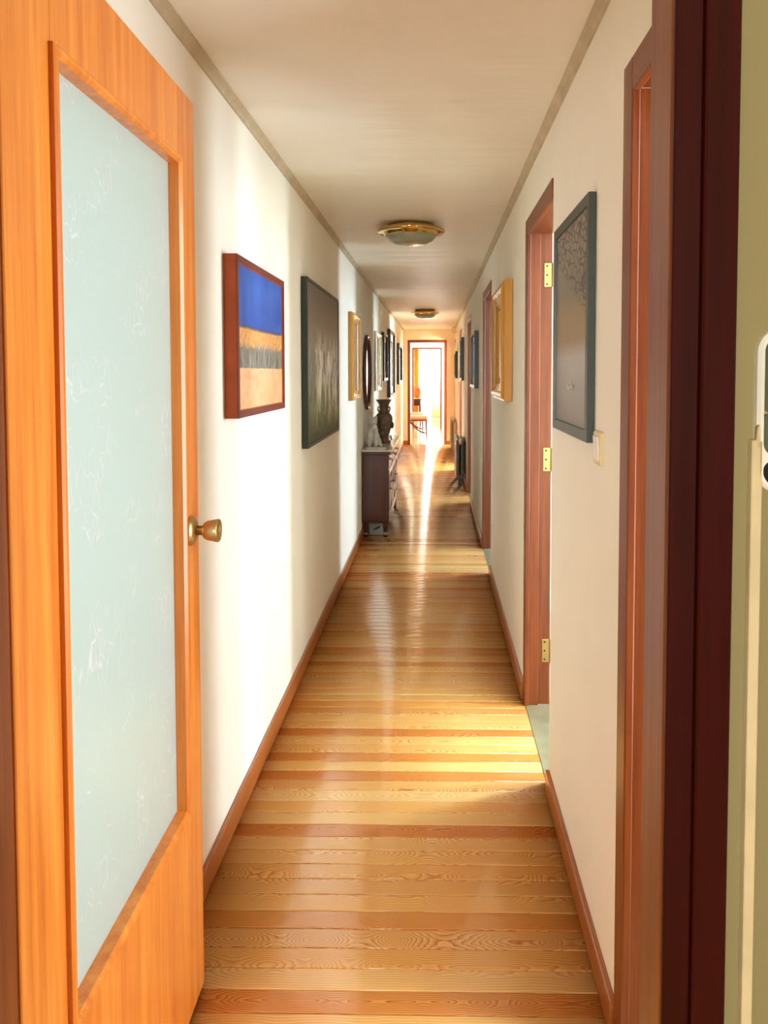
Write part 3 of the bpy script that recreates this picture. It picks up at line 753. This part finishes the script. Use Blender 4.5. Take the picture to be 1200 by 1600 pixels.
for k in range(nbay):
    y0 = 0.022 + k*bw + 0.012; y1 = 0.022 + (k+1)*bw - 0.012
    dw = box('drawer', 'dark', CD - 0.020, CD + 0.004, y0, y1, CH - 0.165, CH - 0.055, cn, 0.004)
    m = MB(); yc = (y0+y1)/2
    m.tube([(CD + 0.006, yc - 0.05, CH - 0.105), (CD + 0.024, yc - 0.03, CH - 0.118), (CD + 0.028, yc, CH - 0.124), (CD + 0.024, yc + 0.03, CH - 0.118), (CD + 0.006, yc + 0.05, CH - 0.105)], 0.004)
    m.obj('pull', 'brass', dw)
    m = MB()
    m.box(CD - 0.020, CD - 0.002, y0, y1, zb + 0.015, CH - 0.180, 0.003)
    for (a, b, c, d_) in ((y0, y0 + 0.05, zb + 0.015, CH - 0.18), (y1 - 0.05, y1, zb + 0.015, CH - 0.18), (y0 + 0.05, y1 - 0.05, zb + 0.015, zb + 0.065), (y0 + 0.05, y1 - 0.05, CH - 0.23, CH - 0.18)):
        m.box(CD - 0.004, CD + 0.006, a, b, c, d_, 0.003)
    do = m.obj('cabinet_door', 'dark', cn)
    MB().ellipsoid((CD + 0.000, yc, (zb + CH - 0.165)/2), (0.010, (y1-y0)/2 - 0.075, 0.155)).obj('carved_panel', 'dark', do)
    MB().lathe([(0, 0), (0.006, 0), (0.006, 0.010), (0.011, 0.016), (0.009, 0.024), (0, 0.026)], 16, Matrix.Translation((CD + 0.006, y0 + 0.02, 0.42)) @ Matrix.Rotation(PI/2, 4, 'Y')).obj('knob', 'brass', do)
box('plinth_rail', 'dark_h', 0.006, CD + 0.004, 0.0, CL, zb - 0.020, zb, cn, 0.003)
for yy in (0.030, CL - 0.030):
    for xx in (0.034, CD - 0.026):
        m = MB(); t = bmesh.new()
        rings = [[t.verts.new((xx + a*r, yy + b*r, z)) for a, b in ((-1, -1), (1, -1), (1, 1), (-1, 1))] for r, z in ((0.024, zb - 0.02), (0.022, 0.09), (0.017, 0.04), (0.021, 0.022), (0.016, 0.0))]
        for a, b in zip(rings, rings[1:]):
            for q in range(4): t.faces.new((a[q], a[(q+1) % 4], b[(q+1) % 4], b[q]))
        t.faces.new(rings[0]); t.faces.new(rings[-1]); bmesh.ops.recalc_face_normals(t, faces=t.faces)
        m.add(t).obj('leg', 'dark', cn)
gb = empty('storage_box', (XL + 0.125, 6.90, 0.0))
tag(gb, 'pale grey box with dark grip stored beneath the console', 'box')
MB().box(-0.070, 0.070, -0.20, 0.20, 0.0, 0.095, 0.008, 2).obj('box_body', 'grey', gb)
MB().box(-0.074, 0.074, -0.204, 0.204, 0.0955, 0.108, 0.004).obj('lid', 'grey', gb)
MB().tube([(-0.025, -0.203, 0.05), (0.0, -0.212, 0.062), (0.025, -0.203, 0.075)], 0.006).obj('grip', 'blackplastic', gb)

vs = empty('vase', (XL + 0.150, 7.28, CH))
tag(vs, 'dark aged bronze vase with flared neck on the console', 'vase')
MB().lathe([(0, 0), (0.060, 0), (0.062, 0.012), (0.050, 0.022), (0.040, 0.040), (0.042, 0.060), (0.058, 0.100), (0.072, 0.150), (0.082, 0.200), (0.085, 0.235), (0.074, 0.262), (0.050, 0.285), (0.040, 0.310), (0.040, 0.340), (0.050, 0.372), (0.072, 0.400), (0.078, 0.405), (0.074, 0.408), (0.046, 0.375), (0.034, 0.340), (0, 0.330)], 40).obj('body', 'bronze', vs)
for s in (-1, 1):
    MB().tube([(s*0.040, 0, 0.340), (s*0.056, 0, 0.335), (s*0.060, 0, 0.318), (s*0.050, 0, 0.300), (s*0.046, 0, 0.288)], 0.007).obj('handle', 'bronze', vs)
    MB().ellipsoid((s*0.078, 0.0, 0.165), (0.018, 0.03, 0.034)).obj('relief', 'bronze', vs)
MB().tube([(0.03, -0.03, 0.012), (0.06, -0.05, 0.010), (0.075, -0.04, 0.035), (0.066, -0.03, 0.07)], [0.014, 0.012, 0.009, 0.005]).obj('foot_scroll', 'bronze', vs)

ct = empty('animal_figurine', (XL + 0.085, 6.83, CH))
tag(ct, 'pale ceramic seated animal figurine on the near end of console', 'figurine')
m = MB()
m.ellipsoid((0, 0.02, 0.075), (0.058, 0.075, 0.075)); m.ellipsoid((0, -0.005, 0.140), (0.046, 0.052, 0.080), rot=Matrix.Rotation(0.25, 3, 'X'))
m.ellipsoid((0, -0.035, 0.232), (0.040, 0.042, 0.038)); m.ellipsoid((0, -0.072, 0.222), (0.018, 0.018, 0.015))
for s in (-1, 1):
    m.lathe([(0.017, 0), (0.012, 0.02), (0.001, 0.042)], 12, Matrix.Translation((s*0.024, -0.028, 0.252)) @ Matrix.Rotation(0.18*s, 4, 'Y'))
    m.tube([(s*0.026, -0.045, 0.16), (s*0.028, -0.058, 0.08), (s*0.028, -0.062, 0.018)], [0.022, 0.018, 0.017]); m.ellipsoid((s*0.028, -0.072, 0.014), (0.018, 0.028, 0.014))
    m.ellipsoid((s*0.048, 0.015, 0.042), (0.026, 0.055, 0.042))
m.tube([(0.03, 0.085, 0.02), (0.062, 0.06, 0.016), (0.074, 0.0, 0.014), (0.068, -0.04, 0.013)], [0.016, 0.014, 0.012, 0.008])
bo2 = m.obj('body', 'ceramic', ct)
rm = bo2.modifiers.new('fuse', 'REMESH'); rm.mode = 'VOXEL'; rm.voxel_size = 0.006; rm.use_smooth_shade = True
ty = empty('flat_tray', (XL + 0.125, 6.72, CH)); tag(ty, 'flat pale tray lying on the console beside the figurine', 'tray')
ty.location.y = 6.655
MB().box(-0.085, 0.085, -0.055, 0.055, 0.0, 0.006, 0.002).obj('tray_base', 'ceramic', ty)
MB().frame(0.17, 0.11, [(0, 0), (0, 0.012), (0.006, 0.012), (0.006, 0)]).obj('tray_rim', 'ceramic', ty).rotation_euler = (-PI/2, 0, 0)

# ------------------------------------------------------------------ radiators on the right wall
def radiator(y0, n, zbot, h, dep, label, rm='enamel'):
    pit = 0.062
    e = empty('radiator', (XR - 0.030, y0, 0)); tag(e, label, 'radiator', None)
    sec = MB()
    # two slim columns joined top and bottom
    sec.box(-dep, -dep*0.58, 0.006, pit - 0.006, zbot, zbot + h, 0.010, 2)
    sec.box(-dep*0.42, 0.0, 0.006, pit - 0.006, zbot, zbot + h, 0.010, 2)
    sec.box(-dep + 0.008, -0.008, 0.0005, pit - 0.0005, zbot + h - 0.065, zbot + h - 0.015, 0.008, 2)
    sec.box(-dep + 0.008, -0.008, 0.0005, pit - 0.0005, zbot + 0.015, zbot + 0.065, 0.008, 2)
    s0 = sec.obj('section', rm, e)
    for k in range(1, n):
        c = s0.copy(); C.objects.link(c); c.parent = e; c.location = (0, k*pit, 0)
    for k in (0, n-1):
        MB().box(-dep*0.75, -dep*0.25, k*pit + 0.018, k*pit + 0.044, 0.0, zbot + 0.02, 0.004).obj('foot', rm, e)
    MB().tube([(-dep*0.5, -0.002, zbot + h - 0.04), (-dep*0.5, -0.050, zbot + h - 0.04)], 0.013).obj('valve', 'brass_s', e)
    MB().lathe([(0, 0), (0.022, 0), (0.020, 0.045), (0, 0.047)], 20, Matrix.Translation((-dep*0.5, -0.040, zbot + h - 0.030))).obj('valve_cap', 'white', e)
    for s in (0.2, 0.8):
        MB().box(-0.002, 0.0295, n*pit*s - 0.01, n*pit*s + 0.01, zbot + h - 0.06, zbot + h - 0.03, 0.002).obj('bracket', rm, e)
    return e
radiator(9.60, 14, 0.085, 0.50, 0.095, 'long column radiator toned dark as if backlit, below black picture, before the last side doorway', 'enamel_shade')
radiator(13.90, 10, 0.095, 0.50, 0.085, 'beige column radiator beside the end doorway')

# ------------------------------------------------------------------ far rooms seen through the end doorway
def chair(loc, rz, label):
    e = empty('curved_leg_chair', loc, rz); tag(e, label, 'chair', None)
    MB().box(-0.24, 0.24, -0.22, 0.22, 0.36, 0.40, 0.010, 2).obj('seat_rail', 'mahog_x', e)
    m = MB(); m.box(-0.25, 0.25, -0.23, 0.23, 0.40, 0.475, 0.030, 4); c = m.obj('seat_cushion', 'pink', e)
    for p in c.data.polygons: p.use_smooth = True
    for sy in (-0.19, 0.19):
        for s in (-1, 1):
            MB().tube([(s*0.215, sy, 0.37), (s*0.218, sy, 0.20), (s*0.230, sy, 0.0)], [0.024, 0.019, 0.013], 8).obj('leg', 'mahog', e)
    for sy in (-0.15, -0.05):
        MB().tube([(-0.16 + 0.38*k/10, sy, 0.36 - 0.27*math.sin(k/10*PI/2)**1.0 + 0.0) for k in range(11)], 0.013, 8).obj('curved_brace', 'dark', e)
    MB().tube([(-0.17, -0.2, 0.13), (-0.17, 0.2, 0.13)], 0.012).obj('stretcher', 'mahog', e)
    for sy in (-0.19, 0.19): MB().tube([(-0.22, sy, 0.39), (-0.25, sy, 0.60), (-0.30, sy, 0.90)], 0.017).obj('back_post', 'mahog', e)
    MB().box(-0.31, -0.27, -0.18, 0.18, 0.66, 0.90, 0.012, 2).obj('backrest', 'pink', e)
    return e
chair((-0.415, 17.02, 0), 0.0, 'pink upholstered chair with curved wooden legs in the anteroom')
chair((-0.52, 18.35, 0), 0.0, 'second pink upholstered chair standing beside the far table')
tb = empty('side_table', (-0.62, 17.70, 0)); tag(tb, 'dark wooden table with white cloth top in the anteroom', 'table')
tb.location = (-0.66, 20.3, 0)
MB().box(-0.32, 0.32, -0.30, 0.30, 0.72, 0.745, 0.005).obj('table_top', 'dark_h', tb)
MB().box(-0.345, 0.345, -0.325, 0.325, 0.745, 0.760, 0.004).obj('cloth', 'white', tb)
MB().box(-0.28, 0.28, -0.26, 0.26, 0.56, 0.72, 0.004).obj('apron', 'dark_h', tb)
for sx in (-0.26, 0.26):
    for sy in (-0.24, 0.24): MB().tube([(sx, sy, 0.57), (sx, sy, 0.3), (sx*1.03, sy*1.03, 0.0)], [0.028, 0.022, 0.014]).obj('leg', 'dark', tb)
fp = empty('flower_pot', (-0.47, 20.22, 0.76)); tag(fp, 'orange glazed pot with flowers on the far table', 'flower pot')
MB().lathe([(0, 0), (0.07, 0), (0.085, 0.10), (0.09, 0.20), (0.082, 0.205), (0.078, 0.16), (0, 0.15)], 28).obj('pot', 'orangepot', fp)
m = MB()
for k in range(9):
    a = k*2.4; r = 0.02 + 0.035*(k % 3)/2
    m.ellipsoid((r*math.cos(a), r*math.sin(a), 0.22 + 0.03*(k % 4)), (0.03, 0.03, 0.025), 10, 6)
m.obj('flowers', 'pink', fp)
lp = empty('table_lamp', (-0.66, 20.12, 0.76)); tag(lp, 'pale slender table lamp beside the orange flower pot', 'lamp')
MB().lathe([(0, 0), (0.06, 0), (0.05, 0.02), (0.02, 0.05), (0.03, 0.12), (0.045, 0.20), (0.02, 0.28), (0.012, 0.34), (0, 0.34)], 24).obj('base', 'ceramic', lp)
MB().lathe([(0.11, 0.33), (0.07, 0.52), (0.068, 0.52), (0.107, 0.33)], 28).obj('lamp_shade', 'drape_y', lp)

# window of the far room with frame, sheer curtain, drapes; tree outside
wn = struct(empty('window_1'), 'wide bright window of the far room', 'window')
for (x0, x1, z0, z1) in ((-1.65, -1.59, 0.10, 2.40), (0.89, 0.95, 0.10, 2.40), (-1.59, 0.89, 0.10, 0.16), (-1.59, 0.89, 2.34, 2.40), (-0.38, -0.32, 0.16, 2.34)):
    box('window_frame', 'white', x0, x1, YF + 0.03, YF + 0.08, z0, z1, wn, 0.003)
for n, (wy, ww, z0, z1, _, _) in enumerate(SIDE_WIN):
    w_ = struct(empty('window_%d' % (n + 2)), 'unseen side room window beyond the right wall', 'window')
    box('window_frame', 'white', win_x(wy) + 0.03, win_x(wy) + 0.08, wy - ww/2, wy - ww/2 + 0.03, z0, z1, w_); box('window_frame', 'white', win_x(wy) + 0.03, win_x(wy) + 0.08, wy + ww/2 - 0.03, wy + ww/2, z0, z1, w_)
    box('window_frame', 'white', win_x(wy) + 0.03, win_x(wy) + 0.08, wy - ww/2 + 0.03, wy + ww/2 - 0.03, z0, z0 + 0.03, w_); box('window_frame', 'white', win_x(wy) + 0.03, win_x(wy) + 0.08, wy - ww/2 + 0.03, wy + ww/2 - 0.03, z1 - 0.03, z1, w_)
def curtain(name, mat, x0, x1, y, z0, z1, folds, amp, label):
    t = bmesh.new(); n = folds*10; a = []
    for k in range(n+1):
        s = k/n; x = x0 + (x1-x0)*s; yy = y + amp*math.sin(2*PI*folds*s) + amp*0.3*math.sin(2*PI*folds*2.3*s)
        a.append((t.verts.new((x, yy, z0)), t.verts.new((x, yy, z1))))
    for p, q in zip(a, a[1:]):
        f = t.faces.new((p[0], q[0], q[1], p[1])); f.smooth = True
    o = MB().add(t).obj(name, mat); tag(o, label, 'curtain')
    sd = o.modifiers.new('cloth', 'SOLIDIFY'); sd.thickness = 0.002
    return o
curtain('sheer_curtain', 'sheer', -1.55, 0.75, 23.62, 0.0, 2.42, 22, 0.03, 'white sheer curtain glowing across the far window')
curtain('orange_drape', 'drape', -1.20, -0.50, 23.40, 0.02, 2.42, 6, 0.04, 'orange drape drawn beside the far window')
curtain('cream_drape', 'drape_y', -0.12, 0.40, 23.45, 0.02, 1.10, 5, 0.035, 'short cream drape hanging low over the sheer curtain')
rd = MB().tube([(-1.75, 23.52, 2.45), (0.95, 23.52, 2.45)], 0.014).obj('curtain_rod', 'brass'); tag(rd, 'brass curtain rod above the far window', 'curtain rod')
pl = empty('hanging_plant', (-0.30, 22.6, 2.05)); tag(pl, 'light green trailing plant hanging before the far window', 'plant')
MB().lathe([(0, 0.12), (0.07, 0.12), (0.10, 0.22), (0.10, 0.26), (0.09, 0.26), (0, 0.24)], 20).obj('pot', 'white', pl)
MB().tube([(0, 0, 0.25), (0, 0, 0.45)], 0.003).obj('hanger', 'trim', pl)
lf = bmesh.new(); vv = [lf.verts.new(p) for p in ((0, 0, 0), (0.022, 0.004, 0.03), (0.018, 0.006, 0.06), (0, 0.012, 0.095), (-0.018, 0.006, 0.06), (-0.022, 0.004, 0.03), (0, -0.004, 0.05))]
for k in range(6): lf.faces.new((vv[6], vv[k], vv[(k+1) % 6]))
lme = bpy.data.meshes.new('leaf'); lf.to_mesh(lme); lf.free(); lme.materials.append(M['leaf'])
for k in range(70):
    o = bpy.data.objects.new('leaf', lme); C.objects.link(o); o.parent = pl
    a = random.uniform(0, 2*PI); r = random.uniform(0.04, 0.20)
    o.location = (r*math.cos(a), r*math.sin(a), 0.30 - random.uniform(0, 1)**1.3*(0.55))
    o.rotation_euler = (random.uniform(1.6, 3.4), random.uniform(-0.6, 0.6), a); s = random.uniform(0.7, 1.2); o.scale = (s, s, s)
